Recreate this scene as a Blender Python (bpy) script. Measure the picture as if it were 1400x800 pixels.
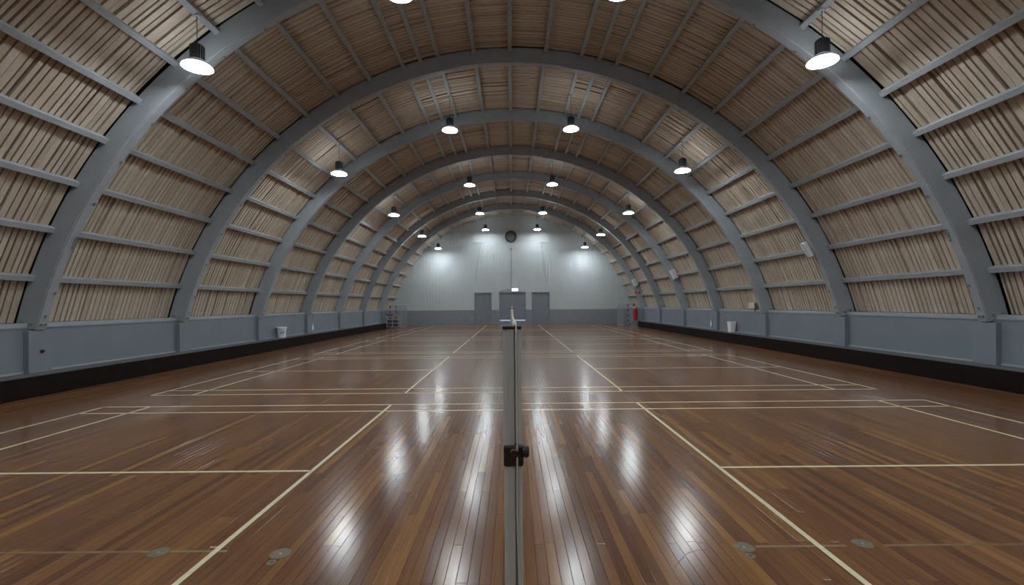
import bpy, bmesh, math, random
from math import sin, cos, pi, radians
import numpy as np

for o in list(bpy.data.objects):
    bpy.data.objects.remove(o)
scn = bpy.context.scene
COL = scn.collection

# ------------------------------------------------------------------ camera
CAMZ = 1.62
cam_d = bpy.data.cameras.new('camera')
cam_d.sensor_width = 36.0
cam_d.lens = 639.0 / 1400.0 * 36.0
cam_d.shift_y = 16.0 / 1400.0
cam_d.clip_start = 0.05
cam_d.clip_end = 200
cam = bpy.data.objects.new('camera', cam_d)
COL.objects.link(cam)
cam.location = (0, 0, CAMZ)
from mathutils import Matrix
cam.rotation_euler = (Matrix.Rotation(radians(90), 3, 'X') @ Matrix.Rotation(radians(-0.5), 3, 'Z')).to_euler()
scn.camera = cam

# ------------------------------------------------------------------ world / exposure
w = bpy.data.worlds.new('world')
scn.world = w
w.use_nodes = True
w.node_tree.nodes['Background'].inputs[0].default_value = (0.5, 0.6, 0.7, 1)
w.node_tree.nodes['Background'].inputs[1].default_value = 0.0
vs = scn.view_settings
vs.view_transform = 'Standard'
vs.look = 'None'
vs.gamma = 1.0
vs.use_curve_mapping = False
vs.exposure = 0.15
LAMP_STRENGTH = 124.0
LAMP_COLOR = (0.90, 0.97, 1.0)

# ------------------------------------------------------------------ hall dimensions
CZ = -1.07            # height of the arch circle's centre
RI, RO = 9.39, 9.79   # arch rib inner / outer radius
RIB1, BAY, RIBW = 8.94, 4.0, 0.18
YB, YE = RIB1 - 5 * BAY, RIB1 + 7 * BAY      # back wall, end wall  (-11.06 .. 36.94)
DADO, PIER, BENCH, BENCHZ, DTOP = 9.22, 9.11, 8.70, 0.39, 1.25
STEP = 5.865
rng = random.Random(7)

# ------------------------------------------------------------------ helpers
def thing(name, label, cat, loc=(0, 0, 0), group=None):
    o = bpy.data.objects.new(name, None)
    COL.objects.link(o)
    o.location = loc
    o.empty_display_size = 0.1
    o['label'] = label
    o['category'] = cat
    if group:
        o['group'] = group
    return o

def tag(o, label, cat, group=None):
    o['label'] = label
    o['category'] = cat
    if group:
        o['group'] = group
    return o

def obj(name, me, mat, parent=None, kind=None, label=None, smooth=False):
    if isinstance(me, MB):
        me = me.mesh(name)
    o = bpy.data.objects.new(name, me)
    COL.objects.link(o)
    if mat is not None and len(me.materials) == 0:
        me.materials.append(mat)
    if parent is not None:
        o.parent = parent
    if kind:
        o['kind'] = kind
    if label:
        o['label'] = label
    if smooth:
        me.polygons.foreach_set('use_smooth', [True] * len(me.polygons))
    return o

class MB:
    """collects shapes into one mesh"""
    def __init__(self):
        self.v, self.f, self.s = [], [], []
    def poly(self, vs, fs, shade=0.5):
        b = len(self.v)
        self.v += [tuple(p) for p in vs]
        self.f += [tuple(b + i for i in q) for q in fs]
        self.s += [shade] * len(fs)
    def box(self, x0, x1, y0, y1, z0, z1, shade=0.5):
        self.poly([(x0, y0, z0), (x1, y0, z0), (x1, y1, z0), (x0, y1, z0),
                   (x0, y0, z1), (x1, y0, z1), (x1, y1, z1), (x0, y1, z1)],
                  [(0, 3, 2, 1), (4, 5, 6, 7), (0, 1, 5, 4), (1, 2, 6, 5), (2, 3, 7, 6), (3, 0, 4, 7)], shade)
        return self
    def cham(self, x0, x1, y0, y1, z0, z1, c):
        """box with its twelve edges chamfered"""
        bm = bmesh.new()
        bmesh.ops.create_cube(bm, size=1.0)
        for v in bm.verts:
            v.co = ((x0 + x1) / 2 + v.co.x * (x1 - x0), (y0 + y1) / 2 + v.co.y * (y1 - y0), (z0 + z1) / 2 + v.co.z * (z1 - z0))
        bmesh.ops.bevel(bm, geom=bm.edges[:], offset=c, segments=2, affect='EDGES', profile=0.5)
        self.bm(bm)
        return self
    def bm(self, bm):
        bm.verts.index_update()
        self.poly([v.co for v in bm.verts], [[v.index for v in f.verts] for f in bm.faces])
        bm.free()
    def lathe(self, prof, n=24, c=(0, 0, 0), axis='z'):
        """prof: (r, h) pairs"""
        vs, fs = [], []
        for r, h in prof:
            for k in range(n):
                a = 2 * pi * k / n
                p = (r * cos(a), r * sin(a), h)
                if axis == 'y':
                    p = (p[0], p[2], p[1])
                if axis == 'x':
                    p = (p[2], p[0], p[1])
                vs.append((p[0] + c[0], p[1] + c[1], p[2] + c[2]))
        m = len(prof)
        for i in range(m - 1):
            for k in range(n):
                k2 = (k + 1) % n
                fs.append((i * n + k, i * n + k2, (i + 1) * n + k2, (i + 1) * n + k))
        fs.append(tuple(range(n))[::-1])
        fs.append(tuple((m - 1) * n + k for k in range(n)))
        self.poly(vs, fs)
        return self
    def tube(self, pts, r, n=8):
        from mathutils import Vector
        P = [Vector(p) for p in pts]
        vs, fs = [], []
        up = None
        for i, p in enumerate(P):
            d = (P[min(i + 1, len(P) - 1)] - P[max(i - 1, 0)]).normalized()
            if up is None:
                up = Vector((0, 0, 1)) if abs(d.z) < 0.9 else Vector((1, 0, 0))
            s = d.cross(up).normalized()
            u = s.cross(d).normalized()
            up = u
            for k in range(n):
                a = 2 * pi * k / n
                vs.append(p + s * r * cos(a) + u * r * sin(a))
        for i in range(len(P) - 1):
            for k in range(n):
                k2 = (k + 1) % n
                fs.append((i * n + k, i * n + k2, (i + 1) * n + k2, (i + 1) * n + k))
        fs.append(tuple(range(n))[::-1])
        fs.append(tuple((len(P) - 1) * n + k for k in range(n)))
        self.poly(vs, fs)
        return self
    def mesh(self, name, shade=False):
        me = bpy.data.meshes.new(name)
        me.from_pydata(self.v, [], self.f)
        if shade:
            a = me.attributes.new('shade', 'FLOAT', 'FACE')
            a.data.foreach_set('value', self.s)
        me.update()
        return me

def copy_tree(o, parent=None):
    c = o.copy()
    COL.objects.link(c)
    if parent is not None:
        c.parent = parent
    for ch in list(o.children):
        copy_tree(ch, c)
    return c

# ------------------------------------------------------------------ materials
def M(name, col, rough=0.6, metal=0.0, var=0.0, vscale=6.0, spec=0.5, bump=0.0, bscale=60.0, stretch=(1, 1, 1)):
    m = bpy.data.materials.new(name)
    m.use_nodes = True
    nt = m.node_tree
    b = nt.nodes['Principled BSDF']
    b.inputs['Base Color'].default_value = (*col, 1)
    b.inputs['Roughness'].default_value = rough
    b.inputs['Metallic'].default_value = metal
    b.inputs['Specular IOR Level'].default_value = spec
    tc = nt.nodes.new('ShaderNodeTexCoord')
    mp = nt.nodes.new('ShaderNodeMapping')
    mp.inputs['Scale'].default_value = stretch
    nt.links.new(tc.outputs['Object'], mp.inputs[0])
    if var > 0:
        n = nt.nodes.new('ShaderNodeTexNoise')
        n.inputs['Scale'].default_value = vscale
        n.inputs['Detail'].default_value = 5
        nt.links.new(mp.outputs[0], n.inputs['Vector'])
        r = nt.nodes.new('ShaderNodeValToRGB')
        r.color_ramp.elements[0].position = 0.3
        r.color_ramp.elements[1].position = 0.7
        r.color_ramp.elements[0].color = (*[c * (1 - var) for c in col], 1)
        r.color_ramp.elements[1].color = (*[min(1, c * (1 + var)) for c in col], 1)
        nt.links.new(n.outputs['Fac'], r.inputs[0])
        nt.links.new(r.outputs[0], b.inputs['Base Color'])
    if bump > 0:
        n2 = nt.nodes.new('ShaderNodeTexNoise')
        n2.inputs['Scale'].default_value = bscale
        n2.inputs['Detail'].default_value = 4
        nt.links.new(mp.outputs[0], n2.inputs['Vector'])
        bp = nt.nodes.new('ShaderNodeBump')
        bp.inputs['Strength'].default_value = bump
        bp.inputs['Distance'].default_value = 0.01
        nt.links.new(n2.outputs['Fac'], bp.inputs['Height'])
        nt.links.new(bp.outputs[0], b.inputs['Normal'])
    return m

def wood(name, ramp, grain_scale, rough, grain=0.25, coat=0.0, rvar=0.0, spec=0.5, wear=False, bump=0.0):
    """wood with one tone per board (face attribute 'shade') and stretched grain"""
    m = bpy.data.materials.new(name)
    m.use_nodes = True
    nt = m.node_tree
    L = nt.links
    b = nt.nodes['Principled BSDF']
    at = nt.nodes.new('ShaderNodeAttribute')
    at.attribute_name = 'shade'
    cr = nt.nodes.new('ShaderNodeValToRGB')
    els = cr.color_ramp.elements
    els[0].position, els[0].color = ramp[0][0], (*ramp[0][1], 1)
    els[1].position, els[1].color = ramp[-1][0], (*ramp[-1][1], 1)
    for p, c in ramp[1:-1]:
        e = els.new(p)
        e.color = (*c, 1)
    L.new(at.outputs['Fac'], cr.inputs[0])
    tc = nt.nodes.new('ShaderNodeTexCoord')
    mp = nt.nodes.new('ShaderNodeMapping')
    mp.inputs['Scale'].default_value = grain_scale
    L.new(tc.outputs['Object'], mp.inputs[0])
    ad = nt.nodes.new('ShaderNodeVectorMath')       # shift the grain from board to board
    cx = nt.nodes.new('ShaderNodeCombineXYZ')
    mu = nt.nodes.new('ShaderNodeMath')
    mu.operation = 'MULTIPLY'
    mu.inputs[1].default_value = 91.7
    L.new(at.outputs['Fac'], mu.inputs[0])
    L.new(mu.outputs[0], cx.inputs[0])
    L.new(mu.outputs[0], cx.inputs[1])
    L.new(mp.outputs[0], ad.inputs[0])
    L.new(cx.outputs[0], ad.inputs[1])
    n = nt.nodes.new('ShaderNodeTexNoise')
    n.inputs['Scale'].default_value = 1.0
    n.inputs['Detail'].default_value = 6
    n.inputs['Roughness'].default_value = 0.65
    L.new(ad.outputs[0], n.inputs['Vector'])
    mr = nt.nodes.new('ShaderNodeMapRange')
    mr.inputs['From Min'].default_value = 0.3
    mr.inputs['From Max'].default_value = 0.7
    mr.inputs['To Min'].default_value = 1 - grain
    mr.inputs['To Max'].default_value = 1 + grain
    L.new(n.outputs['Fac'], mr.inputs['Value'])
    mx = nt.nodes.new('ShaderNodeVectorMath')
    mx.operation = 'SCALE'
    L.new(cr.outputs[0], mx.inputs[0])
    L.new(mr.outputs[0], mx.inputs['Scale'])
    L.new(mx.outputs[0], b.inputs['Base Color'])
    b.inputs['Roughness'].default_value = rough
    b.inputs['Specular IOR Level'].default_value = spec
    if rvar > 0:
        n3 = nt.nodes.new('ShaderNodeTexNoise')
        n3.inputs['Scale'].default_value = 1.3
        n3.inputs['Detail'].default_value = 8
        n3.inputs['Roughness'].default_value = 0.7
        L.new(tc.outputs['Object'], n3.inputs['Vector'])
        m3 = nt.nodes.new('ShaderNodeMapRange')
        m3.inputs['From Min'].default_value = 0.3
        m3.inputs['From Max'].default_value = 0.7
        m3.inputs['To Min'].default_value = rough - rvar
        m3.inputs['To Max'].default_value = rough + rvar
        L.new(n3.outputs['Fac'], m3.inputs['Value'])
        L.new(m3.outputs[0], b.inputs['Roughness'])
    if bump > 0:
        n4 = nt.nodes.new('ShaderNodeTexNoise')
        n4.inputs['Scale'].default_value = 9.0
        n4.inputs['Detail'].default_value = 3
        L.new(tc.outputs['Object'], n4.inputs['Vector'])
        bp = nt.nodes.new('ShaderNodeBump')
        bp.inputs['Strength'].default_value = bump
        bp.inputs['Distance'].default_value = 0.002
        L.new(n4.outputs['Fac'], bp.inputs['Height'])
        L.new(bp.outputs[0], b.inputs['Normal'])
    return m

def emit(name, col, s):
    m = bpy.data.materials.new(name)
    m.use_nodes = True
    nt = m.node_tree
    nt.nodes.remove(nt.nodes['Principled BSDF'])
    e = nt.nodes.new('ShaderNodeEmission')
    e.inputs[0].default_value = (*col, 1)
    e.inputs[1].default_value = s
    nt.links.new(e.outputs[0], nt.nodes['Material Output'].inputs[0])
    return m

m_paint = M('grey_paint', (0.335, 0.37, 0.405), 0.55, var=0.06, vscale=3)
m_purlin = M('grey_purlin_paint', (0.33, 0.36, 0.385), 0.6, var=0.10, vscale=4, stretch=(6, 1, 6))
m_dado = M('dado_paint', (0.195, 0.225, 0.262), 0.5, var=0.05, vscale=2)
m_slat = wood('ceiling_slat_wood', [(0.0, (0.48, 0.40, 0.312)), (0.5, (0.53, 0.452, 0.362)), (1.0, (0.58, 0.505, 0.415))],
              (6, 70, 6), 0.8, grain=0.14, spec=0.2)
m_back = M('dark_board_backing', (0.045, 0.034, 0.025), 0.9, spec=0.1)
m_floor = wood('floor_plank_wood', [(0.0, (0.115, 0.050, 0.027)), (0.4, (0.165, 0.074, 0.034)), (0.75, (0.205, 0.096, 0.039)), (1.0, (0.265, 0.130, 0.046))],
               (55, 1.6, 10), 0.185, grain=0.20, rvar=0.015, spec=0.40)
m_sub = M('dark_subfloor', (0.02, 0.012, 0.008), 0.8)
m_line = M('cream_line_paint', (0.64, 0.58, 0.37), 0.4, var=0.08, vscale=20)
m_ghost = M('worn_line_paint', (0.19, 0.115, 0.055), 0.35, var=0.3, vscale=12)
m_bench = M('black_brown_stain', (0.010, 0.005, 0.004), 0.7, var=0.25, vscale=4, spec=0.15)
m_benchtop = M('worn_grey_ledge', (0.10, 0.105, 0.11), 0.7, var=0.15, vscale=8)
m_wall = M('light_grey_wall_paint', (0.49, 0.535, 0.555), 0.55, var=0.04, vscale=2, stretch=(8, 1, 0.6))
m_walllow = M('end_dado_paint', (0.225, 0.25, 0.275), 0.55, var=0.05, vscale=3)
m_door = M('door_paint', (0.19, 0.218, 0.255), 0.5, var=0.05, vscale=3)
m_steel = M('bolt_steel', (0.33, 0.35, 0.37), 0.4, metal=0.7)
m_alu = M('brushed_aluminium', (0.50, 0.50, 0.485), 0.42, metal=0.1, var=0.08, vscale=6, stretch=(30, 30, 1))
m_black = M('black_plastic', (0.012, 0.012, 0.013), 0.4)
m_knobred = M('dark_red_plastic', (0.035, 0.008, 0.008), 0.4)
m_lampblack = M('black_lamp_housing', (0.02, 0.022, 0.026), 0.45)
m_refl = emit('glowing_translucent_reflector', LAMP_COLOR, 18.0)
m_lens = emit('lit_lens', LAMP_COLOR, LAMP_STRENGTH)
m_white = M('white_plastic', (0.84, 0.85, 0.87), 0.45, var=0.03)
m_tape = M('white_net_tape', (0.9, 0.9, 0.88), 0.8, var=0.05, vscale=30)
m_cord = M('pale_net_cord', (0.50, 0.49, 0.43), 0.7)
m_mesh = M('brown_net_mesh', (0.10, 0.06, 0.045), 0.9)
m_cover = M('dull_brass_cover', (0.15, 0.125, 0.08), 0.5, metal=0.3, var=0.25, vscale=30)
m_red = M('extinguisher_red', (0.42, 0.012, 0.018), 0.35)
m_signred = M('sign_red', (0.55, 0.02, 0.035), 0.5)
m_postred = M('goal_red', (0.20, 0.05, 0.055), 0.5)
m_goalwhite = M('goal_white', (0.38, 0.39, 0.40), 0.5)
m_net = M('white_goal_net', (0.34, 0.35, 0.36), 0.9)
m_beige = M('beige_enamel', (0.66, 0.58, 0.38), 0.5)
m_grille = M('dark_brown_grille', (0.17, 0.145, 0.115), 0.7)
m_blue = M('blue_print', (0.12, 0.2, 0.5), 0.6)
m_vent = M('dark_fan_ring', (0.05, 0.05, 0.047), 0.6)
m_louvre = M('grey_louvre', (0.22, 0.23, 0.235), 0.5, metal=0.2)
m_conduit = M('pale_conduit', (0.42, 0.45, 0.48), 0.5)
m_exit = emit('lit_exit_sign', (0.80, 1.0, 0.92), 2.6)
m_gap = emit('daylight_gap', (0.42, 0.58, 0.85), 0.75)
m_green = emit('lit_exit_green', (0.25, 0.8, 0.5), 1.4)

def project(P):
    """approximate pixel position on the 1400x800 frame (used only to rank boards by size)"""
    P = np.asarray(P, float)
    d = np.maximum(P[..., 1], 0.05)
    u = 639 * P[..., 0] / d
    v = -639 * (P[..., 2] - CAMZ) / d
    a = radians(-0.5)
    return 700 + u * cos(a) - v * sin(a), 416 + u * sin(a) + v * cos(a), P[..., 1]

def visible_area(p00, p10, p11, p01, nu=2, nv=6):
    """rough size in the picture of a flat quad"""
    U = np.linspace(0, 1, nu + 1)[:, None, None]
    V = np.linspace(0, 1, nv + 1)[None, :, None]
    P = (1 - U) * (1 - V) * np.array(p00) + U * (1 - V) * np.array(p10) + U * V * np.array(p11) + (1 - U) * V * np.array(p01)
    x, y, d = project(P)
    a = np.abs((x[1:, 1:] - x[:-1, :-1]) * (y[1:, :-1] - y[:-1, 1:]) - (x[1:, :-1] - x[:-1, 1:]) * (y[1:, 1:] - y[:-1, :-1])) / 2
    xc = (x[1:, 1:] + x[:-1, :-1]) / 2
    yc = (y[1:, 1:] + y[:-1, :-1]) / 2
    ok = (xc > 0) & (xc < 1400) & (yc > 0) & (yc < 800) & (d[:-1, :-1] > 1) & (d[1:, 1:] > 1)
    return float((a * ok).sum())

# ================================================================== SETTING
# ------------------------------------------------------------------ floor and its planks
fl = obj('floor', MB().box(-DADO, DADO, YB, YE, -0.3, -0.02), m_sub, kind='structure')
PW = 0.0685
planks = []
ncol = int(8.85 / PW)
for c in range(-ncol, ncol):
    x0 = c * PW
    y = YB - rng.random() * 1.5
    while y < YE:
        ln = rng.choice([0.9, 1.35, 1.8, 1.8, 2.25, 2.7, 3.15])
        y1 = round((y + ln) / 0.45) * 0.45 + rng.choice([0, 0, 0, 0.02])
        a, b2 = max(y, YB), min(y1, YE)
        if b2 - a > 0.05:
            sh = min(1, max(0, rng.gauss(0.45, 0.22)))
            if rng.random() < 0.05:
                sh = rng.uniform(0.8, 1.0)
            if rng.random() < 0.06:
                sh = rng.uniform(0.0, 0.12)
            planks.append((x0, x0 + PW, a, b2, rng.gauss(0, 0.00007), sh))
        y = y1
def plank_into(mb, p):
    x0, x1, y0, y1, t, sh = p
    g, e = 0.0007, 0.0022
    mb.poly([(x0 + g, y0 + g, -0.02), (x1 - g, y0 + g, -0.02), (x1 - g, y1 - g, -0.02), (x0 + g, y1 - g, -0.02),
             (x0 + g, y0 + g, -0.0012), (x1 - g, y0 + g, -0.0012), (x1 - g, y1 - g, -0.0012), (x0 + g, y1 - g, -0.0012),
             (x0 + e, y0 + e, t), (x1 - e, y0 + e, -t), (x1 - e, y1 - e, -t), (x0 + e, y1 - e, t)],
            [(0, 1, 5, 4), (1, 2, 6, 5), (2, 3, 7, 6), (3, 0, 4, 7),
             (4, 5, 9, 8), (5, 6, 10, 9), (6, 7, 11, 10), (7, 4, 8, 11), (8, 9, 10, 11)], sh)
order = sorted(range(len(planks)), key=lambda i: -visible_area((planks[i][0], planks[i][2], 0), (planks[i][1], planks[i][2], 0),
               (planks[i][1], planks[i][3], 0), (planks[i][0], planks[i][3], 0), 1, 8) if planks[i][2] < 9 and planks[i][3] > 2 else 0)
near = set(order[:300])
rest = MB()
for i, p in enumerate(planks):
    if i in near:
        mb = MB()
        plank_into(mb, p)
        obj('plank', mb.mesh('plank', True), m_floor, fl)
    else:
        plank_into(rest, p)
obj('planks', rest.mesh('planks', True), m_floor, fl, kind='stuff')
gl = MB()
for x0, x1 in ((-5.2, -2.42), (-2.28, -1.9), (1.6, 2.2), (2.45, 5.2)):
    gl.box(x0, x1, 3.085, 3.11, 0.0002, 0.0007)
obj('worn_line', gl, m_ghost, fl, label='faint worn line scratched across the near floor')
sc = MB().tube([(0.98, 2.86, -.0034), (1.02, 2.91, -.0034), (1.07, 2.97, -.0034), (1.12, 3.02, -.0034), (1.19, 3.06, -.0034), (1.27, 3.07, -.0034)], 0.005, 8)
obj('scuff_mark', sc, M('scuff', (0.085, 0.04, 0.022), 0.4), fl, label='curved dark scuff mark')

# ------------------------------------------------------------------ vault: backing, slats, purlins
def arc(th, r, y):
    a = radians(th)
    return (r * sin(a), y, CZ + r * cos(a))
mb = MB()
ts = [k * 2.0 for k in range(-39, 40)]
vs = []
for th in ts:
    for r in (9.93, 10.05):
        for y in (YB, YE):
            vs.append(arc(th, r, y))
fs = []
for i in range(len(ts) - 1):
    a, b = i * 4, (i + 1) * 4
    fs += [(a, a + 1, b + 1, b), (a + 2, b + 2, b + 3, a + 3)]
mb.poly(vs, fs)
ceil = obj('ceiling', mb, m_back, kind='structure')

edges = [k * STEP for k in range(0, 13)] + [75.75]
edges = [-e for e in edges[:0:-1]] + edges
extra = 2.5 * STEP
PH = 0.055          # half purlin width
def purlin_mesh(th, y0, y1):
    a = radians(th)
    n = (sin(a), cos(a))
    t = (cos(a), -sin(a))
    vs = []
    for y in (y0, y1):
        for r, s in ((9.685, -PH + .006), (9.685, PH - .006), (9.691, PH), (9.91, PH), (9.91, -PH), (9.691, -PH)):
            vs.append((n[0] * r + t[0] * s, y, CZ + n[1] * r + t[1] * s))
    m = MB()
    m.poly(vs, [(0, 1, 7, 6), (1, 2, 8, 7), (2, 3, 9, 8), (3, 4, 10, 9), (4, 5, 11, 10), (5, 0, 6, 11), (5, 4, 3, 2, 1, 0), (6, 7, 8, 9, 10, 11)])
    return m
pth = sorted([k * STEP for k in range(-12, 13)] + [extra, -extra])
pmesh = {th: purlin_mesh(th, 0, BAY - RIBW + 0.0).mesh('purlin') for th in pth}
for i in range(0, 8):
    for th in pth:
        o = obj('purlin', pmesh[th], m_purlin, ceil)
        o.location = (0, RIB1 + (i - 1) * BAY + RIBW, 0)
hid = MB()
for th in pth:
    m = purlin_mesh(th, YB, RIB1 - BAY + RIBW - 0.01)
    hid.poly(m.v, m.f)
obj('purlins', hid, m_purlin, ceil, kind='stuff')

slats = []
for i in range(-4, 8):
    ya, yb = RIB1 + (i - 1) * BAY + (RIBW if i > -4 else 0) + 0.01, RIB1 + i * BAY - 0.012
    if i == 7:
        yb = YE - 0.02
    for j in range(len(edges) - 1):
        t0, t1 = edges[j], edges[j + 1]
        cells = [(t0, t1)]
        for ex in (extra, -extra):
            if t0 < ex < t1:
                cells = [(t0, ex), (ex, t1)]
        y = ya
        pts = []
        while y < yb - 0.03:
            wd = rng.choice([0.10, 0.105, 0.11, 0.12, 0.13, 0.135])
            y2 = min(y + wd, yb)
            if yb - y2 < 0.07:
                y2 = yb
            if y2 - y > 0.05:
                pts.append((y, y2 - rng.choice([0.026, 0.028, 0.032, 0.044]), rng.choice([0.126, 0.126, 0.124, 0.122, 0.119, 0.125, 0.10]), rng.random()))
            y = y2
        for (c0, c1) in cells:
            for (a, b, pr, sh) in pts:
                slats.append((c0, c1, a, b, pr, sh, i))
def slat_quad(s):
    c0, c1, a, b, pr, sh, i = s
    r = 9.925 - pr
    return arc(c0, r, a), arc(c0, r, b), arc(c1, r, b), arc(c1, r, a)
def slat_into(mb, s):
    c0, c1, a, b, pr, sh, i = s
    q = slat_quad(s)
    q2 = arc(c0, 9.928, a), arc(c0, 9.928, b), arc(c1, 9.928, b), arc(c1, 9.928, a)
    mb.poly(q + q2, [(0, 1, 2, 3), (0, 4, 5, 1), (2, 6, 7, 3), (1, 5, 6, 2), (3, 7, 4, 0)], sh)
cand = [k for k, s in enumerate(slats) if s[6] in (0, 1)]
area = {k: visible_area(*slat_quad(slats[k]), 1, 3) for k in cand}
cand.sort(key=lambda k: -area[k])
near = set(cand[:300])
rest = MB()
for k, s in enumerate(slats):
    if k in near:
        m = MB()
        slat_into(m, s)
        obj('slat', m.mesh('slat', True), m_slat, ceil)
    else:
        slat_into(rest, s)
obj('slats', rest.mesh('slats', True), m_slat, ceil, kind='stuff')

# ------------------------------------------------------------------ side walls with piers, sill plates and ledges
def side_wall(sd, name):
    m = MB()
    x0, x1 = sorted((sd * DADO, sd * 9.7))
    m.box(x0, x1, YB, YE, 0, DTOP)
    wall = obj('wall_' + name, m, m_dado, kind='structure')
    pm = MB()
    x0, x1 = sorted((sd * PIER, sd * (DADO + .02)))
    pm.cham(x0, x1, -0.225, 0.225, BENCHZ + 0.002, 1.19, 0.008)
    # rounded back so that the arch foot has a seat
    pme = pm.mesh('pier')
    sk = MB()
    sk.box(*sorted((sd * PIER - sd * 0.006, sd * (DADO + .02))), -0.23, 0.23, BENCHZ + 0.002, BENCHZ + 0.03)
    skm = sk.mesh('pier_skirt')
    for i in range(1, 8):
        o = obj('pier', pme, m_dado, wall)
        o.location = (0, RIB1 + (i - 1) * BAY + RIBW / 2, 0)
        s = obj('pier_skirt', skm, m_dado, o)
    # timber plate on top of the dado, between the arches
    sm = MB()
    xs = sorted((sd * 9.26, sd * 9.66))
    sm.cham(xs[0], xs[1], 0.0, BAY - RIBW, DTOP, 1.335, 0.006)
    sme = sm.mesh('sill_plate')
    for i in range(0, 8):
        o = obj('sill_plate', sme, m_purlin, wall)
        o.location = (0, RIB1 + (i - 1) * BAY + RIBW, 0)
    # thin capping strip
    cp = MB().box(*sorted((sd * (DADO - 0.012), sd * 9.3)), YB, YE, DTOP - 0.02, DTOP + 0.006)
    obj('capping_strip', cp, m_dado, wall)
    kb = MB().box(*sorted((sd * (DADO - 0.015), sd * DADO)), YB, YE, BENCHZ, BENCHZ + 0.035)
    obj('bottom_bead', kb, m_purlin, wall)
    # ledge
    b = MB().cham(*sorted((sd * BENCH, sd * (DADO - 0.001))), YB, 32.35, 0.001, BENCHZ - 0.012, 0.004)
    bo = obj('baseboard_' + name, b, m_bench, kind='structure')
    t = MB().cham(*sorted((sd * (BENCH - 0.004), sd * (DADO - 0.001))), YB, 32.36, BENCHZ - 0.012, BENCHZ, 0.003)
    obj('ledge_top', t, m_benchtop, bo)
    return wall
wl = side_wall(-1, 'left')
wr = side_wall(1, 'right')
hole = MB().lathe([(0.001, 0.0), (0.028, 0.0), (0.036, 0.004), (0.036, 0.012), (0.02, 0.02), (0.018, 0.045), (0.001, 0.047)], 14, (-PIER, 9.05, 0.79), 'x')
obj('cable_hook', hole, m_black, wl, label='small dark hook on the nearest left pier')

# ------------------------------------------------------------------ end wall
def ztop(x):
    return CZ + math.sqrt(9.93 ** 2 - x * x)
def arch_wall(name, y0, y1, z0):
    m = MB()
    n = 48
    xs = [-9.6 + 19.2 * k / n for k in range(n + 1)]
    vs = []
    for x in xs:
        for y in (y0, y1):
            vs.append((x, y, z0))
            vs.append((x, y, ztop(x)))
    fs = []
    for i in range(n):
        a, b = i * 4, (i + 1) * 4
        fs += [(a, b, b + 1, a + 1), (a + 2, a + 3, b + 3, b + 2), (a + 1, b + 1, b + 3, a + 3)]
    m.poly(vs, fs)
    return m
wf = obj('wall_far', arch_wall('wall_far', YE + 0.04, YE + 0.3, 0), m_wall, kind='structure')
obj('wall_near', arch_wall('wall_near', YB - 0.3, YB, 0), m_wall, kind='structure')
bd = MB()
xb = -9.6
while xb < 9.6:
    x2 = min(xb + 0.24, 9.6)
    a, b = xb + 0.004, x2 - 0.004
    yy = YE + rng.uniform(-0.004, 0.004)
    za, zb = ztop(min(abs(a), 9.6)), ztop(min(abs(b), 9.6))
    bd.poly([(a, yy, 1.19), (b, yy, 1.19), (b, yy, zb), (a, yy, za), (a, YE + .05, 1.19), (b, YE + .05, 1.19), (b, YE + .05, zb), (a, YE + .05, za)],
            [(0, 1, 2, 3), (0, 3, 7, 4), (1, 5, 6, 2), (4, 5, 1, 0)])
    xb = x2
obj('wall_boards', bd, m_wall, wf, kind='stuff', label='narrow upright grey boards')
low = MB()
for a, b in ((-9.3, -2.98), (-1.60, -1.06), (1.06, 1.56), (2.98, 9.3)):
    low.box(a, b, YE - 0.012, YE + 0.06, 0, 1.19)
obj('lower_wall_panel', low, m_walllow, wf, label='darker blue grey lower band')
rail = MB()
for a, b in ((-9.3, -2.98), (-1.60, -1.06), (1.06, 1.56), (2.98, 9.3)):
    rail.box(a, b, YE - 0.02, YE + 0.02, 1.18, 1.205)
obj('dado_rail', rail, m_wall, wf)

def door(name, x0, x1, z0, z1, leaves, label, sill=None):
    r = bpy.data.objects.new(name, None)
    COL.objects.link(r)
    r.location = ((x0 + x1) / 2, YE, 0)
    r['kind'] = 'structure'
    r['label'] = label
    X0, X1 = x0 - r.location.x, x1 - r.location.x
    f = MB()
    f.box(X0 - 0.09, X0, -0.05, 0.05, z0, z1 + 0.09)
    f.box(X1, X1 + 0.09, -0.05, 0.05, z0, z1 + 0.09)
    f.box(X0, X1, -0.05, 0.05, z1, z1 + 0.09)
    f.box(X0 - 0.11, X1 + 0.11, -0.075, 0.02, z1 + 0.09, z1 + 0.12)
    obj('door_frame', f, m_door, r)
    wd = (X1 - X0) / leaves
    for k in range(leaves):
        l = MB().cham(X0 + k * wd + 0.006, X0 + (k + 1) * wd - 0.006, -0.02, 0.03, z0 + 0.01, z1 - 0.006, 0.004)
        lf = obj('door_leaf', l, m_door, r)
        hx = X0 + (k + 1) * wd - 0.1 if k == 0 else X0 + k * wd + 0.1
        h = MB().tube([(hx, -0.02, z0 + 1.05), (hx, -0.07, z0 + 1.05), (hx - 0.12, -0.07, z0 + 1.05)], 0.012, 8)
        h.box(hx - 0.025, hx + 0.025, -0.026, -0.018, z0 + 0.95, z0 + 1.12)
        obj('door_handle', h, m_steel, lf)
    return r
door('door_1', -2.88, -1.70, 0.0, 2.44, 1, 'left grey flush single door in the far wall')
dc = door('door_2', -0.92, 0.99, 0.40, 2.46, 2, 'middle grey double door in the far wall under the lit sign')
door('door_3', 1.66, 2.88, 0.0, 2.44, 1, 'right grey flush single door in the far wall')
st = MB().cham(-1.05, 1.05, -0.03, 0.05, 0.0, 0.30, 0.005)
obj('door_step', st, m_walllow, dc)
gp = MB().box(-0.98, 0.98, -0.028, 0.02, 0.305, 0.385)
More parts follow.
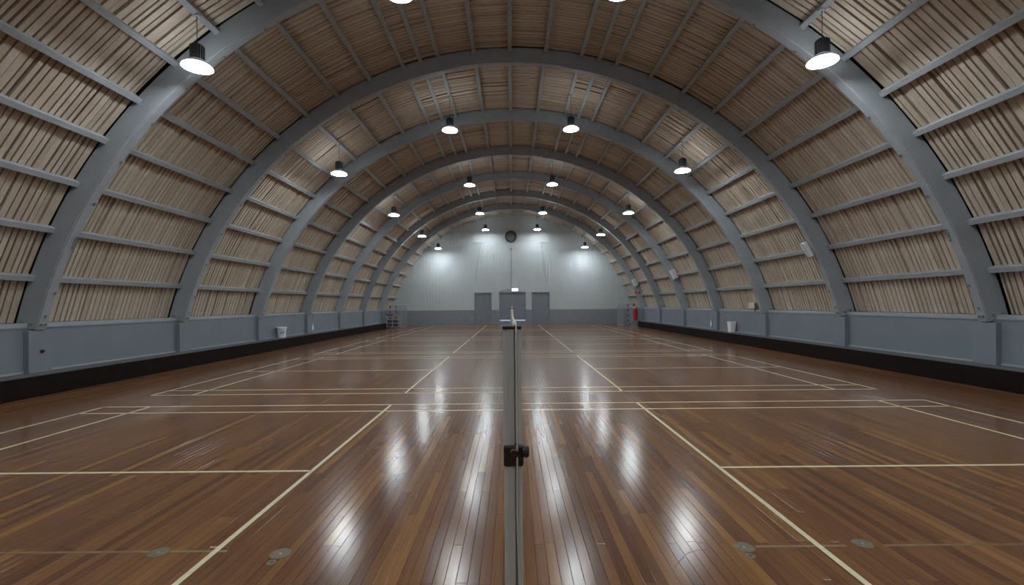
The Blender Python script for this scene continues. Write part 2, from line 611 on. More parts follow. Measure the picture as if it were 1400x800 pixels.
obj('threshold_gap', gp, m_gap, dc, label='pale blue strip of daylight under the double door')

# ------------------------------------------------------------------ arch ribs
def rib_web():
    n = 76
    m = MB()
    vs, fs = [], []
    for k in range(n + 1):
        th = -76.0 + 152.0 * k / n
        c = 0.008
        for r, y in ((RI, c), (RI, RIBW - c), (RI + c, RIBW), (RO, RIBW), (RO, 0), (RI + c, 0)):
            vs.append(arc(th, r, y))
    for k in range(n):
        for j in range(6):
            j2 = (j + 1) % 6
            fs.append((k * 6 + j, k * 6 + j2, (k + 1) * 6 + j2, (k + 1) * 6 + j))
    fs.append((0, 1, 2, 3, 4, 5)[::-1])
    fs.append(tuple(n * 6 + j for j in range(6)))
    m.poly(vs, fs)
    return m
def soffit_strip(a0, a1):
    n = 34
    m = MB()
    vs, fs = [], []
    for k in range(n + 1):
        th = a0 + (a1 - a0) * k / n
        for r, y in ((RI - 0.022, 0.006), (RI - 0.022, RIBW - 0.006), (RI + 0.002, RIBW - 0.006), (RI + 0.002, 0.006)):
            vs.append(arc(th, r, y))
    for k in range(n):
        for j in range(4):
            j2 = (j + 1) % 4
            fs.append((k * 4 + j, k * 4 + j2, (k + 1) * 4 + j2, (k + 1) * 4 + j))
    fs += [(0, 1, 2, 3), tuple(n * 4 + j for j in (3, 2, 1, 0))]
    m.poly(vs, fs)
    return m
web_me = rib_web().mesh('arch_rib')
sof_l, sof_r = soffit_strip(-75.9, -8.6).mesh('soffit_board'), soffit_strip(8.6, 75.9).mesh('soffit_board')
bolt_me = MB().lathe([(0.001, 0), (0.030, 0), (0.030, 0.006), (0.019, 0.007), (0.019, 0.026), (0.001, 0.028)], 8).mesh('bolt')
nth = ['nearest', 'second nearest', 'third nearest', 'fourth nearest', 'fifth nearest', 'sixth nearest', 'seventh nearest and farthest']
def make_rib():
    r = obj('arch_rib', web_me, m_paint)
    obj('soffit_board', sof_l, m_paint, r)
    obj('soffit_board', sof_r, m_paint, r)
    def bolt(th, rr, y, facing):
        b = obj('bolt', bolt_me, m_steel, r)
        b.location = arc(th, rr, y)
        a = radians(th)
        if facing == 'in':
            b.rotation_euler = (0, a + pi, 0)
        else:
            b.rotation_euler = (pi / 2, 0, 0)
    for s in (-1, 1):
        for k in range(5, 13):
            bolt(s * (k * STEP + 1.1), RI - 0.022, RIBW - 0.035, 'in')
        bolt(s * 75.3, RI - 0.022, 0.05, 'in')
        bolt(s * 75.3, RI - 0.022, 0.13, 'in')
        bolt(s * 74.3, RI - 0.022, 0.09, 'in')
        bolt(s * 75.4, RI + 0.12, 0.0, 'front')
        bolt(s * 75.4, RI + 0.29, 0.0, 'front')
    return r
rib0 = make_rib()
for i in range(1, 8):
    r = rib0 if i == 1 else copy_tree(rib0)
    r.location = (0, RIB1 + (i - 1) * BAY, 0)
    lab = {1: 'nearest grey painted arch, cut off by the top of the picture',
           2: 'second arch from the camera, first whose grey crown is in view',
           7: 'smallest and farthest grey arch, next to the end wall'}.get(i, '%s grey painted arch spanning the hall' % nth[i - 1])
    tag(r, lab, 'arch', 'curved arches spanning the hall')
# conduit clips hanging at the nearest arch
for s in (-1, 1):
    c = MB().tube([arc(s * 64.2, RI - 0.03, RIBW - 0.06), arc(s * 64.0, RI - 0.055, RIBW - 0.02), arc(s * 64.3, RI - 0.05, RIBW + 0.05),
                   arc(s * 64.6, RI + 0.1, RIBW + 0.07), arc(s * 64.6, RI + 0.28, RIBW + 0.1)], 0.011, 8)
    c.tube([arc(s * 64.3, RI - 0.03, RIBW - 0.05), arc(s * 65.3, RI - 0.03, RIBW - 0.05)], 0.02, 8)
    obj('pipe_bracket', c, m_steel, rib0, label='small bent bracket at the arch edge')

# ================================================================== THINGS
# ------------------------------------------------------------------ badminton courts
names = ['nearest', 'second', 'third', 'fourth', 'fifth and farthest']
XC = 0.02
for k in range(5):
    yc = 4.59 + 7.04 * k
    t = thing('court_lines', ['cream painted lines of the nearest badminton court, around the post in front',
                              'cream painted lines of the second badminton court from the camera',
                              'cream painted lines of the third badminton court, mid hall',
                              'cream painted lines of the fourth badminton court, towards the doors',
                              'cream painted lines of the farthest badminton court, before the end wall'][k],
              'court lines', (XC, yc, 0), 'badminton court markings')
    W = 0.04
    def ln(x0, x1, y0, y1, nm):
        obj(nm, MB().box(x0, x1, y0, y1, 0.0003, 0.0011), m_line, t)
    for s in (-1, 1):
        ys = sorted((s * 3.05, s * (3.05 - W)))
        ln(-6.7, 6.7, ys[0], ys[1], 'doubles_side_line')
        ys = sorted((s * 2.59, s * (2.59 - W)))
        ln(-6.7, 6.7, ys[0], ys[1], 'singles_side_line')
        xs = sorted((s * 6.7, s * (6.7 - W)))
        ln(xs[0], xs[1], -3.05, 3.05, 'back_line')
        xs = sorted((s * 5.94, s * (5.94 - W)))
        ln(xs[0], xs[1], -3.05, 3.05, 'long_service_line')
        xs = sorted((s * 1.98, s * (1.98 + W)))
        ln(xs[0], xs[1], -3.05, 3.05, 'short_service_line')
        xs = sorted((s * 2.0, s * 6.7))
        ln(xs[0], xs[1], -W / 2, W / 2, 'centre_line')

# ------------------------------------------------------------------ net posts and nets
def post_profile():
    """extruded aluminium section: rounded body with a cord groove on the side facing the hall's near end"""
    p = []
    hw, hd, rc = 0.0305, 0.04, 0.016
    for cx, cy, a0 in ((hw - rc, hd - rc, 0), (-hw + rc, hd - rc, 90), (-hw + rc, -hd + rc, 180)):
        for q in range(0, 5):
            a = radians(a0 + 22.5 * q)
            p.append((cx + rc * cos(a), cy + rc * sin(a)))
    p += [(0.0055, -hd), (0.0085, -hd + 0.022), (0.0155, -hd + 0.022), (0.0175, -hd)]
    for q in range(2, 5):
        a = radians(270 + 22.5 * q)
        p.append((hw - rc + rc * cos(a), -hd + rc + rc * sin(a)))
    return p
def extrude(prof, z0, z1, sc=1.0):
    n = len(prof)
    m = MB()
    m.poly([(x * sc, y * sc, z0) for x, y in prof] + [(x * sc, y * sc, z1) for x, y in prof],
           [(i, (i + 1) % n, n + (i + 1) % n, n + i) for i in range(n)] + [tuple(range(n))[::-1], tuple(n + i for i in range(n))])
    return m
def make_post(label, x, y, rot):
    t = thing('net_post', label, 'net post', (x, y, 0), 'badminton net posts')
    t.rotation_euler = (0, 0, rot)
    obj('upright', extrude(post_profile(), 0.02, 1.54), m_alu, t)
    cap = MB().cham(-0.0315, 0.0315, -0.042, 0.042, 1.538, 1.549, 0.003)
    obj('cap', cap, m_black, t)
    s = MB().cham(-0.0305, 0.034, -0.05, 0.046, 1.094, 1.162, 0.006)
    w = obj('winch_housing', s, m_black, t)
    kn = MB().lathe([(0.001, 0), (0.016, 0), (0.019, 0.004), (0.019, 0.018), (0.013, 0.022), (0.001, 0.022)], 12, (0.03, -0.045, 1.142), 'x')
    obj('winch_knob', kn, m_black, w)
    rt = MB().lathe([(0.001, -0.012), (0.012, -0.012), (0.0155, -0.006), (0.0155, 0), (0.001, 0)], 12, (0.004, -0.05, 1.139), 'y')
    obj('winch_ratchet', rt, m_knobred, w)
    rt = MB().lathe([(0.001, 0), (0.008, 0), (0.01, 0.004), (0.01, 0.01), (0.001, 0.012)], 12, (0.041, -0.03, 1.136), 'x')
    obj('winch_handle', rt, m_knobred, w)
    bp = MB().lathe([(0.001, 0.0), (0.075, 0.0), (0.075, 0.012), (0.05, 0.022), (0.001, 0.024)], 24, (0, 0, 0.001))
    obj('base_plate', bp, m_alu, t)
    return t
def make_net(y0, y1, label, n):
    t = thing('badminton_net', label, 'net', (0, (y0 + y1) / 2, 0), 'badminton nets')
    yo = t.location.y
    N = 30
    def pos(u):
        y = y0 + (y1 - y0) * u - yo
        z = 1.553 - 0.03 * (1 - (2 * u - 1) ** 2)
        x = 0.0125 * (1 - u) ** 2 - 0.0015 * sin(pi * u)
        return x, y, z
    tape = MB()
    vs, fs = [], []
    us = [0.02 + 0.96 * k / N for k in range(N + 1)]
    for u in us:
        x, y, z = pos(u)
        g = min(1, (u - 0.02) / 0.08 + 0.25, (0.98 - u) / 0.05 + 0.25)
        vs += [(x + 0.004, y, z), (x - 0.004, y, z), (x - 0.0055, y, z - 0.038 * g), (x - 0.004, y, z - 0.075 * g),
               (x + 0.004, y, z - 0.075 * g), (x + 0.0055, y, z - 0.038 * g)]
    for k in range(N):
        for j in range(6):
            j2 = (j + 1) % 6
            fs.append((k * 6 + j, k * 6 + j2, (k + 1) * 6 + j2, (k + 1) * 6 + j))
    fs += [tuple(range(6))[::-1], tuple(N * 6 + j for j in range(6))]
    tape.poly(vs, fs)
    obj('top_tape', tape, m_tape, t)
    me = MB()
    T = 0.0009
    L = y1 - y0
    nv = int(L * 0.96 / 0.022)
    for k in range(nv + 1):
        u = 0.02 + 0.96 * k / nv
        x, y, z = pos(u)
        x -= 0.003
        me.box(x - T, x + T, y - T, y + T, z - 0.76, z - 0.07)
    for j in range(33):
        for k in range(N):
            x, y, z = pos(us[k])
            x2, y2, z2 = pos(us[k + 1])
            zz, zz2 = z - 0.07 - j * 0.0215, z2 - 0.07 - j * 0.0215
            x -= 0.003
            x2 -= 0.003
            me.poly([(x - T, y, zz - T), (x + T, y, zz - T), (x + T, y, zz + T), (x - T, y, zz + T),
                     (x2 - T, y2, zz2 - T), (x2 + T, y2, zz2 - T), (x2 + T, y2, zz2 + T), (x2 - T, y2, zz2 + T)],
                    [(0, 1, 5, 4), (1, 2, 6, 5), (2, 3, 7, 6), (3, 0, 4, 7)])
    obj('netting', me, m_mesh, t, kind='stuff')
    cord = MB()
    pts = [(0.0125, y0 - 0.094 - yo, 1.08), (0.0125, y0 - 0.094 - yo, 1.155), (0.0125, y0 - 0.088 - yo, 1.3), (0.0125, y0 - 0.086 - yo, 1.53), (0.0125, y0 - 0.078 - yo, 1.5525), (0.0125, y0 + 0.05 - yo, 1.5535)]
    pts += [pos(u) for u in us[2:]]
    cord.tube(pts, 0.003, 8)
    obj('cord', cord, m_cord, t)
    tail = MB().tube([(0.0125, y0 - 0.094 - yo, 1.10), (0.0115, y0 - 0.088 - yo, 0.95), (0.016, y0 - 0.085 - yo, 0.7), (0.013, y0 - 0.086 - yo, 0.45), (0.018, y0 - 0.085 - yo, 0.2)], 0.003, 8)
    obj('cord_tail', tail, m_cord, t, label='loose end of the cord hanging down the post')
    return t
make_post('grey aluminium net post standing closest, with black winch at its side', -0.001, 1.56, 0)
make_post('grey net post almost hidden behind the closest post, at the end of the first net', 0.0, 7.66, pi)
make_post('grey net post starting the second net, hidden behind the first net', 0.0, 8.60, 0)
make_post('grey net post at the far end of the second net', -0.006, 14.70, pi)
make_net(1.60, 7.62, 'badminton net with white top tape, seen edge on behind the closest post', 0)
make_net(8.64, 14.66, 'second badminton net seen edge on beyond the first net', 1)

# ------------------------------------------------------------------ floor covers
def cover(x, y, r, label):
    t = thing('floor_cover', label, 'floor cover', (x, y, 0), 'round covers let into the floor')
    d = MB().lathe([(0.001, 0.0003), (r, 0.0003), (r * 0.99, 0.0018), (r * 0.93, 0.0022), (r * 0.91, 0.0014), (0.001, 0.0014)], 28)
    obj('disc', d, m_cover, t)
    if r > 0.05:
        k = MB().lathe([(0.001, 0.001), (r * 0.14, 0.001), (r * 0.14, 0.0022), (0.001, 0.0022)], 12, (0.0, 0.0, 0))
        obj('screw', k, m_steel, t)
    else:
        k = MB().lathe([(0.001, 0.0012), (r * 0.4, 0.0012), (r * 0.4, 0.0024), (0.001, 0.0024)], 12)
        obj('socket_hole', k, m_black, t)
cover(-2.35, 3.09, 0.064, 'large round floor cover at far left, outside the left service line')
cover(-1.53, 3.06, 0.066, 'large round floor cover left of the post, inside the service line')
cover(1.52, 3.09, 0.066, 'large round floor cover right of the post, inside the service line')
cover(2.33, 3.125, 0.064, 'large round floor cover at far right, outside the right service line')
cover(-1.535, 2.955, 0.030, 'tiny floor socket with dark hole, left of the post')
cover(1.51, 2.985, 0.030, 'tiny floor socket with dark hole, right of the post')

# ------------------------------------------------------------------ pendant lamps
def gear(r0, r1, n):
    p = []
    for k in range(n):
        for f, r in ((0.0, r1), (0.42, r1), (0.5, r0), (0.92, r0)):
            a = 2 * pi * (k + f) / n
            p.append((r * cos(a), r * sin(a)))
    return p
neck_me = MB().lathe([(0.09, 0.13), (0.122, 0.128), (0.128, 0.10), (0.15, 0.07), (0.178, 0.05), (0.17, 0.036), (0.09, 0.11)], 32).mesh('neck')
lens_me = MB().lathe([(0.001, -0.004), (0.235, -0.004), (0.238, 0.0), (0.001, 0.0)], 32).mesh('lens')
refl_me = MB().lathe([(0.175, 0.052), (0.215, 0.036), (0.244, 0.012), (0.25, -0.006), (0.24, -0.006), (0.238, 0.003), (0.17, 0.03)], 32).mesh('reflector')
hm = extrude(gear(0.102, 0.118, 20), 0.125, 0.375)
hm.lathe([(0.001, 0.375), (0.098, 0.375), (0.09, 0.40), (0.001, 0.402)], 20)
house_me = hm.mesh('housing')
hook_me = MB().tube([(0.0, 0, 0.40), (0.0, 0, 0.425), (0.012, 0, 0.44), (0.0, 0, 0.455), (-0.012, 0, 0.44), (0, 0, 0.425)], 0.005, 6).mesh('hook')
m_side = {-1: 'left', 1: 'right'}
rows = [(-5.4, 'behind the camera, outside the picture'), (1.45, 'above the camera, outside the picture'), (8.35, 'nearest row, in front of the nearest arch'), (15.2, 'second row from the camera'), (22.25, 'third row from the camera'),
        (29.2, 'fourth row from the camera'), (35.6, 'last row, close to the end wall')]
def make_lamp(outer):
    th = 6 * STEP if outer else 2 * STEP
    zt = CZ + 9.69 * cos(radians(th))
    zl = 5.90 if outer else 7.29
    t = thing('pendant_lamp', 'x', 'lamp', (0, 0, zt), 'high bay pendant lamps')
    d = zl - zt
    for nm, me, mt in (('housing', house_me, m_lampblack), ('neck', neck_me, m_louvre), ('reflector', refl_me, m_refl), ('lens', lens_me, m_lens), ('hook', hook_me, m_lampblack)):
        o = obj(nm, me, mt, t, smooth=False)
        o.location = (0, 0, d)
    c = MB().tube([(0, 0, 0.0), (0, 0, d + 0.44)], 0.006, 6)
    obj('cord', c, m_lampblack, t)
    m = MB().cham(-0.05, 0.05, -0.04, 0.04, -0.035, 0.012, 0.004)
    obj('ceiling_mount', m, m_paint, t)
    return t
protos = {}
for y, where in rows:
    for s in (-1, 1):
        for outer in (True, False):
            if outer not in protos:
                protos[outer] = make_lamp(outer)
                t = protos[outer]
            else:
                t = copy_tree(protos[outer])
            th = (6 if outer else 2) * STEP
            a = radians(th)
            t.location = (s * 9.69 * sin(a), y, CZ + 9.69 * cos(a))
            if 3 < y < 9 and not outer:      # this pair hangs a little lower
                L = 9.69 * cos(a) + CZ - 7.29 - 0.44
                for ch in t.children:
                    if ch.name.startswith('cord'):
                        ch.scale = (1, 1, (L + 0.11) / L)
                    elif not ch.name.startswith('ceiling_mount'):
                        ch.location.z -= 0.11
            if 3 < y < 9 and not outer:
                t['label'] = 'lit pendant lamp cut off by the top edge, %s of centre' % m_side[s]
            else:
                t['label'] = 'lit black pendant lamp, %s %s, %s' % ('outer' if outer else 'inner', m_side[s], where)

# ------------------------------------------------------------------ things on the ledges and walls
t = thing('bucket', 'white bucket with blue print standing on the left ledge', 'bucket', (-9.02, 18.3, BENCHZ))
bk = MB().lathe([(0.001, 0.002), (0.135, 0.002), (0.140, 0.012), (0.168, 0.36), (0.163, 0.36), (0.13, 0.02), (0.001, 0.016)], 24)
obj('body', bk, m_white, t, smooth=False)
obj('rim', MB().lathe([(0.164, 0.352), (0.180, 0.352), (0.186, 0.372), (0.184, 0.412), (0.172, 0.416), (0.166, 0.405)], 24), m_white, t)
hd = MB().tube([(0.0, -0.182, 0.38), (0.07, -0.19, 0.30), (0.14, -0.12, 0.25), (0.17, 0.0, 0.235), (0.14, 0.12, 0.25), (0.07, 0.19, 0.30), (0.0, 0.182, 0.38)], 0.004, 6)
obj('handle', hd, m_steel, t)
pr = MB()
def ring_patch(mb, a0, a1, h0, h1, n=4):
    vs = []
    for k in range(n + 1):
        a = radians(a0 + (a1 - a0) * k / n)
        for h in (h0, h1):
            r = 0.1415 + (h - 0.012) * 0.0805
            vs.append((r * cos(a), r * sin(a), h))
    mb.poly(vs, [(2 * k, 2 * k + 2, 2 * k + 3, 2 * k + 1) for k in range(n)])
for (a0, a1, h0, h1) in ((-92, -60, 0.20, 0.215), (-85, -62, 0.17, 0.192), (-58, -38, 0.185, 0.235), (-36, -28, 0.20, 0.24), (-88, -35, 0.135, 0.15), (-80, -70, 0.22, 0.24)):
    ring_patch(pr, a0, a1, h0, h1)
obj('print', pr, m_blue, t, label='blurred blue print')
t = thing('waste_bin', 'plain white tapered bin standing on the right ledge', 'bin', (9.06, 19.3, BENCHZ))
bm_ = MB()
vs = []
for (hw, hd_, z) in ((0.125, 0.11, 0.001), (0.165, 0.145, 0.43), (0.158, 0.138, 0.43), (0.12, 0.105, 0.012)):
    for k in range(20):
        a = 2 * pi * k / 20
        e = 0.45
        cx = math.copysign(abs(cos(a)) ** e, cos(a))
        cy = math.copysign(abs(sin(a)) ** e, sin(a))
        vs.append((hd_ * cx, hw * cy, z))
fs = [(i * 20 + k, i * 20 + (k + 1) % 20, (i + 1) * 20 + (k + 1) % 20, (i + 1) * 20 + k) for i in range(3) for k in range(20)]
fs += [tuple(range(20))[::-1], tuple(60 + k for k in range(20))]
bm_.poly(vs, fs)
obj('body', bm_, m_white, t)
rm = MB()
rim = [(0.146 * math.copysign(abs(cos(2 * pi * k / 20)) ** .45, cos(2 * pi * k / 20)), 0.166 * math.copysign(abs(sin(2 * pi * k / 20)) ** .45, sin(2 * pi * k / 20)), 0.43) for k in range(20)]
rm.tube(rim + [rim[0]], 0.006, 6)
obj('rim', rm, m_white, t)

def outlet(sd, y, label):
    t = thing('cable_socket', label, 'socket', (sd * DADO, y, 0.62), 'white sockets on the side walls')
    b = MB()
    b.cham(*sorted((0, -sd * 0.05)), -0.07, 0.07, -0.11, 0.09, 0.03)
    obj('body', b, m_white, t)
    g = MB().lathe([(0.03, 0.10), (0.024, 0.13), (0.01, 0.19), (0.008, 0.20)], 12, (-sd * 0.03, 0, 0))
    obj('cable_gland', g, m_white, t)
    c = MB().tube([(-sd * 0.03, 0, 0.19), (-sd * 0.03, 0, 0.4), (-sd * 0.022, 0, DTOP - 0.62 + 0.0)], 0.009, 6)
    obj('cable', c, m_conduit, t)
outlet(-1, 21.55, 'white socket on the left wall, hanging from a thin cable')
outlet(1, 21.6, 'white socket on the right wall, hanging from a thin cable')

# speakers on the right legs of the arches
def speaker(i, th, label, far=False):
    y = RIB1 + (i - 1) * BAY
    rr = RI + 0.2
    t = thing('wall_speaker', label, 'speaker', arc(th, rr, y), 'white boxes on the right side of the arches')
    t.rotation_euler = (0, radians(th), 0)
    if far:
        # fixed under the arch edge, facing into the hall
        t.location = arc(th, RI - 0.024, y + RIBW)
        b = MB().cham(-0.22, 0.22, -0.02, 0.16, -0.10, -0.004, 0.01)
        obj('cabinet', b, m_white, t)
        g = MB()
        for k in range(7):
            g.box(-0.19 + k * 0.057, -0.19 + k * 0.057 + 0.03, 0.0, 0.14, -0.104, -0.099)
        obj('grille', g, m_conduit, t)
        br = MB().box(-0.26, -0.22, -0.03, 0.17, -0.012, 0.0).box(0.22, 0.26, -0.03, 0.17, -0.012, 0.0)
        obj('bracket', br, m_steel, t)
        return
    b = MB().cham(-0.25, 0.25, -0.22, -0.03, -0.15, 0.13, 0.012)
    obj('cabinet', b, m_white, t)
    g = MB()
    for k in range(8):
        g.box(-0.21 + k * 0.056, -0.21 + k * 0.056 + 0.03, -0.224, -0.219, -0.11, 0.09)
    obj('grille', g, m_conduit, t)
    br = MB().box(-0.1, 0.1, -0.031, 0.0, -0.05, 0.05)
    obj('bracket', br, m_steel, t)
speaker(2, 63.5, 'white box fitting under the edge of the second arch, right side', True)
speaker(5, 63.9, 'larger white box on the right leg of the fifth arch')
speaker(7, 64.4, 'small looking white box on the right leg of the farthest arch')

t = thing('extinguisher_sign', 'red sign with white emblem on the farthest arch, above the extinguisher', 'sign', arc(68.8, RI + 0.12, RIB1 + 6 * BAY))
obj('plate', MB().box(-0.17, 0.17, -0.02, -0.002, -0.085, 0.085), m_signred, t)
em = MB().box(-0.03, 0.03, -0.024, -0.019, -0.05, 0.03).box(-0.015, 0.015, -0.024, -0.019, 0.03, 0.055).box(-0.05, -0.01, -0.024, -0.019, 0.045, 0.058)
obj('emblem', em, m_white, t)

EX, EY = 8.63, 32.75
t = thing('extinguisher_stand', 'low grey stand under the red extinguisher, end of the right ledge', 'stand', (EX - 0.06, EY, 0))
obj('body', MB().cham(-0.19, 0.19, -0.17, 0.17, 0.03, 0.40, 0.01), m_dado, t)
obj('foot_rail', MB().box(-0.2, 0.2, -0.18, 0.18, 0.001, 0.03), m_conduit, t)
t = thing('fire_extinguisher', 'red fire extinguisher by the end of the right ledge', 'extinguisher', (EX, EY, 0.40))
obj('cylinder', MB().lathe([(0.001, 0.0), (0.13, 0.0), (0.145, 0.02), (0.145, 0.78), (0.13, 0.84), (0.08, 0.885), (0.04, 0.90), (0.001, 0.90)], 24), m_red, t, smooth=False)
obj('valve', MB().lathe([(0.03, 0.895), (0.035, 0.90), (0.035, 1.0), (0.02, 1.02), (0.001, 1.02)], 12), m_white, t)
obj('trigger', MB().box(-0.24, 0.03, -0.015, 0.015, 1.08, 1.10).box(-0.02, 0.04, -0.02, 0.02, 1.0, 1.10), m_knobred, t)
obj('hose', MB().tube([(0.03, 0, 0.97), (0.12, -0.02, 0.96), (0.17, -0.04, 0.85), (0.165, -0.05, 0.5), (0.16, -0.05, 0.25)], 0.014, 8), m_black, t)

t = thing('wall_heater', 'beige box with dark end standing on the right sill by the third arch', 'heater', (9.24, 18.0, 1.37))
obj('cabinet', MB().cham(-0.02, 0.2, -0.20, 0.24, 0.0, 0.235, 0.008), m_beige, t)
gr = MB()
for k in range(6):
    gr.box(0.0, 0.18, -0.212, -0.199, 0.02 + k * 0.034, 0.04 + k * 0.034)
obj('end_grille', gr, m_grille, t)
obj('bracket', MB().box(-0.015, 0.19, -0.235, -0.21, -0.17, 0.22), m_grille, t)
obj('wall_foot', MB().box(0.02, 0.18, -0.19, 0.23, -0.035, 0.0), m_steel, t)

# ------------------------------------------------------------------ goals folded away at the far corners
def goal(sd, label):
    xo = sd * 8.72
    t = thing('small_goal', label, 'goal', (xo, 34.3, 0), 'small goals by the end wall')
    H, D = 1.60, 0.78
    def stripes(nm, pts_fn, n):
        for q in range(n):
            m = MB().tube([pts_fn(q / n), pts_fn((q + 1) / n)], 0.04, 8)
            pass
    for py in (-0.85, 0.85):
        red = MB()
        wh = MB()
        for q in range(8):
            z0, z1 = 0.002 + q * H / 8, 0.002 + (q + 1) * H / 8
            (red if q % 2 else wh).box(-0.035, 0.035, py - 0.035, py + 0.035, z0, z1)
        p = obj('goal_post', wh, m_goalwhite, t)
        obj('red_stripe', red, m_postred, p)
    red = MB()
    wh = MB()
    for q in range(9):
        y0, y1 = -0.815 + q * 1.63 / 9, -0.815 + (q + 1) * 1.63 / 9
        (red if q % 2 else wh).box(-0.034, 0.034, y0, y1, H - 0.07, H)
    p = obj('crossbar', wh, m_goalwhite, t)
    obj('red_stripe', red, m_postred, p)
    fr = MB()
    s = -sd
    for py in (-0.85, 0.85):
        fr.tube([(s * 0.03, py, H - 0.03), (s * D * 0.75, py, H - 0.04), (s * D, py, H - 0.22), (s * D, py, 0.03), (s * 0.03, py, 0.03)], 0.018, 8)
    fr.tube([(s * D, -0.85, 0.03), (s * D, 0.85, 0.03)], 0.018, 8)
    fr.tube([(s * D * 0.8, -0.85, H - 0.04), (s * D * 0.8, 0.85, H - 0.04)], 0.018, 8)
    obj('net_frame', fr, m_goalwhite, t)
    nt = MB()
    T = 0.004
    for k in range(18):
        y = -0.85 + k * 0.1
        nt.box(*sorted((s * D, s * (D + 2 * T))), y - T, y + T, 0.03, H - 0.22)
        nt.box(*sorted((0, s * D * 0.8)), y - T, y + T, H - 0.03, H - 0.03 + 2 * T)
    for k in range(14):
        z = 0.05 + k * 0.1
        nt.box(*sorted((s * D, s * (D + 2 * T))), -0.85, 0.85, z - T, z + T)
        for py in (-0.85, 0.85):
            nt.box(*sorted((0, s * D)), py - T, py + T, z - T, z + T)
    for k in range(8):
        x = s * (0.05 + k * 0.1)
        for py in (-0.85, 0.85):
            nt.box(x - T, x + T, py - T, py + T, 0.03, H - 0.05)
        nt.box(x - T, x + T, -0.85, 0.85, H - 0.03, H - 0.03 + 2 * T)
    obj('netting', nt, m_net, t, kind='stuff')
    return t
goal(-1, 'small goal with red and white posts in the far left corner')
goal(1, 'small goal with red and white posts in the far right corner')
t = thing('storage_trolley', 'white framed rack with shelves at the end of the left ledge', 'rack', (-8.38, 32.95, 0))
for px in (-0.42, 0.0, 0.42):
    for py in (-0.25, 0.25):
        obj('upright', MB().box(px - 0.018, px + 0.018, py - 0.018, py + 0.018, 0.06, 0.88), m_goalwhite, t)
for z in (0.10, 0.36, 0.60, 0.84):
    sh = MB().box(-0.44, 0.44, -0.27, -0.245, z, z + 0.035).box(-0.44, 0.44, 0.245, 0.27, z, z + 0.035)
    sh.box(-0.44, 0.44, -0.245, 0.245, z + 0.005, z + 0.015)
    obj('shelf', sh, m_goalwhite, t)
for px in (-0.42, 0.42):
    for py in (-0.25, 0.25):
        obj('caster', MB().lathe([(0.001, -0.012), (0.03, -0.012), (0.03, 0.012), (0.001, 0.012)], 12, (px, py, 0.031), 'x'), m_black, t)
gcol = M('dark_green_mat', (0.05, 0.06, 0.05), 0.8)
for k, (px, z) in enumerate(((0.2, 0.375), (-0.2, 0.375), (0.2, 0.115), (-0.2, 0.115))):
    o = obj('crate', MB().cham(px - 0.17, px + 0.17, -0.22, 0.22, z, z + 0.19, 0.015), gcol)
    o.location = (-8.38, 32.95, 0)
    tag(o, 'dark crate on the white rack, %s shelf, %s' % ('upper' if z > 0.2 else 'lower', 'right half' if px > 0 else 'left half'), 'crate', 'dark crates on the rack')
o = obj('folded_mat', MB().cham(-0.42, 0.0, -0.23, 0.23, 0.856, 1.0, 0.03), m_postred)
o.location = (-8.38, 32.95, 0)
tag(o, 'dull red folded mat on top of the white rack', 'mat')

# ------------------------------------------------------------------ things on the end wall
t = thing('exit_sign', 'small lit exit sign above the double door', 'sign', (0.24, YE - 0.004, 2.76))
obj('housing', MB().cham(-0.25, 0.25, -0.07, 0.0, -0.12, 0.12, 0.008), m_white, t)
obj('lit_face', MB().box(-0.235, 0.235, -0.076, -0.069, -0.105, 0.105), m_exit, t)
ar = MB().box(-0.19, -0.06, -0.079, -0.075, -0.012, 0.012)
ar.poly([(-0.06, -0.079, 0.04), (-0.06, -0.079, -0.04), (-0.02, -0.079, 0.0), (-0.06, -0.075, 0.04), (-0.06, -0.075, -0.04), (-0.02, -0.075, 0.0)],
        [(0, 1, 2), (5, 4, 3), (0, 2, 5, 3), (2, 1, 4, 5), (1, 0, 3, 4)])
ar.box(0.05, 0.16, -0.079, -0.075, -0.07, 0.07)
obj('pictogram', ar, m_green, t)
obj('cable', MB().tube([(-0.25, -0.03, 0.04), (-0.6, -0.02, 0.02), (-1.2, -0.02, -0.12)], 0.018, 6), m_walllow, t)
obj('conduit', MB().tube([(-0.27, -0.02, 0.1), (-0.27, -0.02, 3.4)], 0.018, 6), m_wall, t)

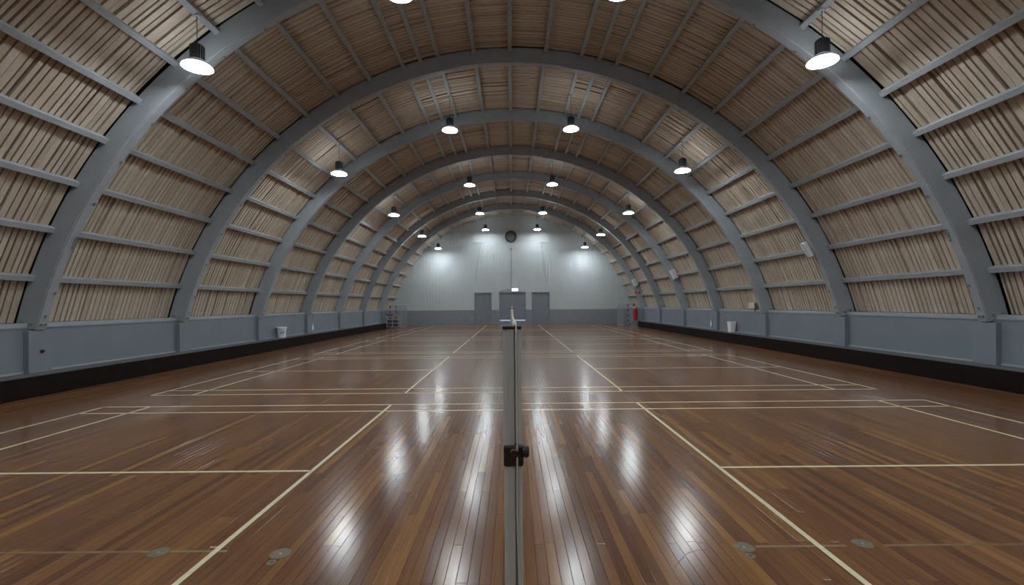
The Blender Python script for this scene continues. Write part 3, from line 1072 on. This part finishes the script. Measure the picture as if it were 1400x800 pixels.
t = thing('wall_fan', 'round dark ringed ventilation opening high on the end wall', 'fan', (-0.04, YE - 0.004, 6.97))
obj('ring', MB().lathe([(0.33, -0.02), (0.33, -0.10), (0.36, -0.13), (0.45, -0.13), (0.47, -0.09), (0.47, 0.0), (0.33, 0.0)], 32, axis='y'), m_vent, t)
for k in range(6):
    z = -0.27 + k * 0.108
    wx = math.sqrt(0.335 ** 2 - z * z)
    m = MB()
    m.poly([(-wx, -0.07, z - 0.05), (wx, -0.07, z - 0.05), (wx, -0.03, z + 0.045), (-wx, -0.03, z + 0.045),
            (-wx, -0.06, z - 0.055), (wx, -0.06, z - 0.055), (wx, -0.02, z + 0.04), (-wx, -0.02, z + 0.04)],
           [(0, 1, 2, 3), (7, 6, 5, 4), (0, 4, 5, 1), (2, 6, 7, 3), (1, 5, 6, 2), (0, 3, 7, 4)])
    obj('louvre', m, m_louvre, t)
obj('pull_knob', MB().lathe([(0.001, -0.05), (0.05, -0.05), (0.06, -0.02), (0.06, 0.0), (0.001, 0.0)], 12, (0, 0, -1.0), 'y'), m_louvre, t)
for sd, x0, x1, zc in ((-1, -3.0, -2.08, 6.98), (1, 1.86, 2.96, 6.94)):
    t = thing('wall_hatch', 'square framed hatch high on the end wall, %s of the round opening' % m_side[sd], 'hatch', ((x0 + x1) / 2, YE - 0.004, zc), 'hatches on the end wall')
    hx, hz = (x1 - x0) / 2, 0.44
    obj('panel', MB().cham(-hx, hx, -0.03, 0.0, -hz, hz, 0.004), m_wall, t)
    f = MB()
    for a, b, c, d in ((-hx - .03, hx + .03, hz, hz + .04), (-hx - .03, hx + .03, -hz - .04, -hz), (-hx - .04, -hx, -hz, hz), (hx, hx + .04, -hz, hz)):
        f.box(a, b, -0.055, 0.0, c, d)
    obj('hatch_frame', f, m_wall, t)
    obj('pull_cord', MB().tube([(sd * -0.1, -0.06, -hz - 0.02), (sd * 0.15, -0.04, -2.0), (sd * 0.35, -0.03, -3.6)], 0.014, 6), m_walllow, t)
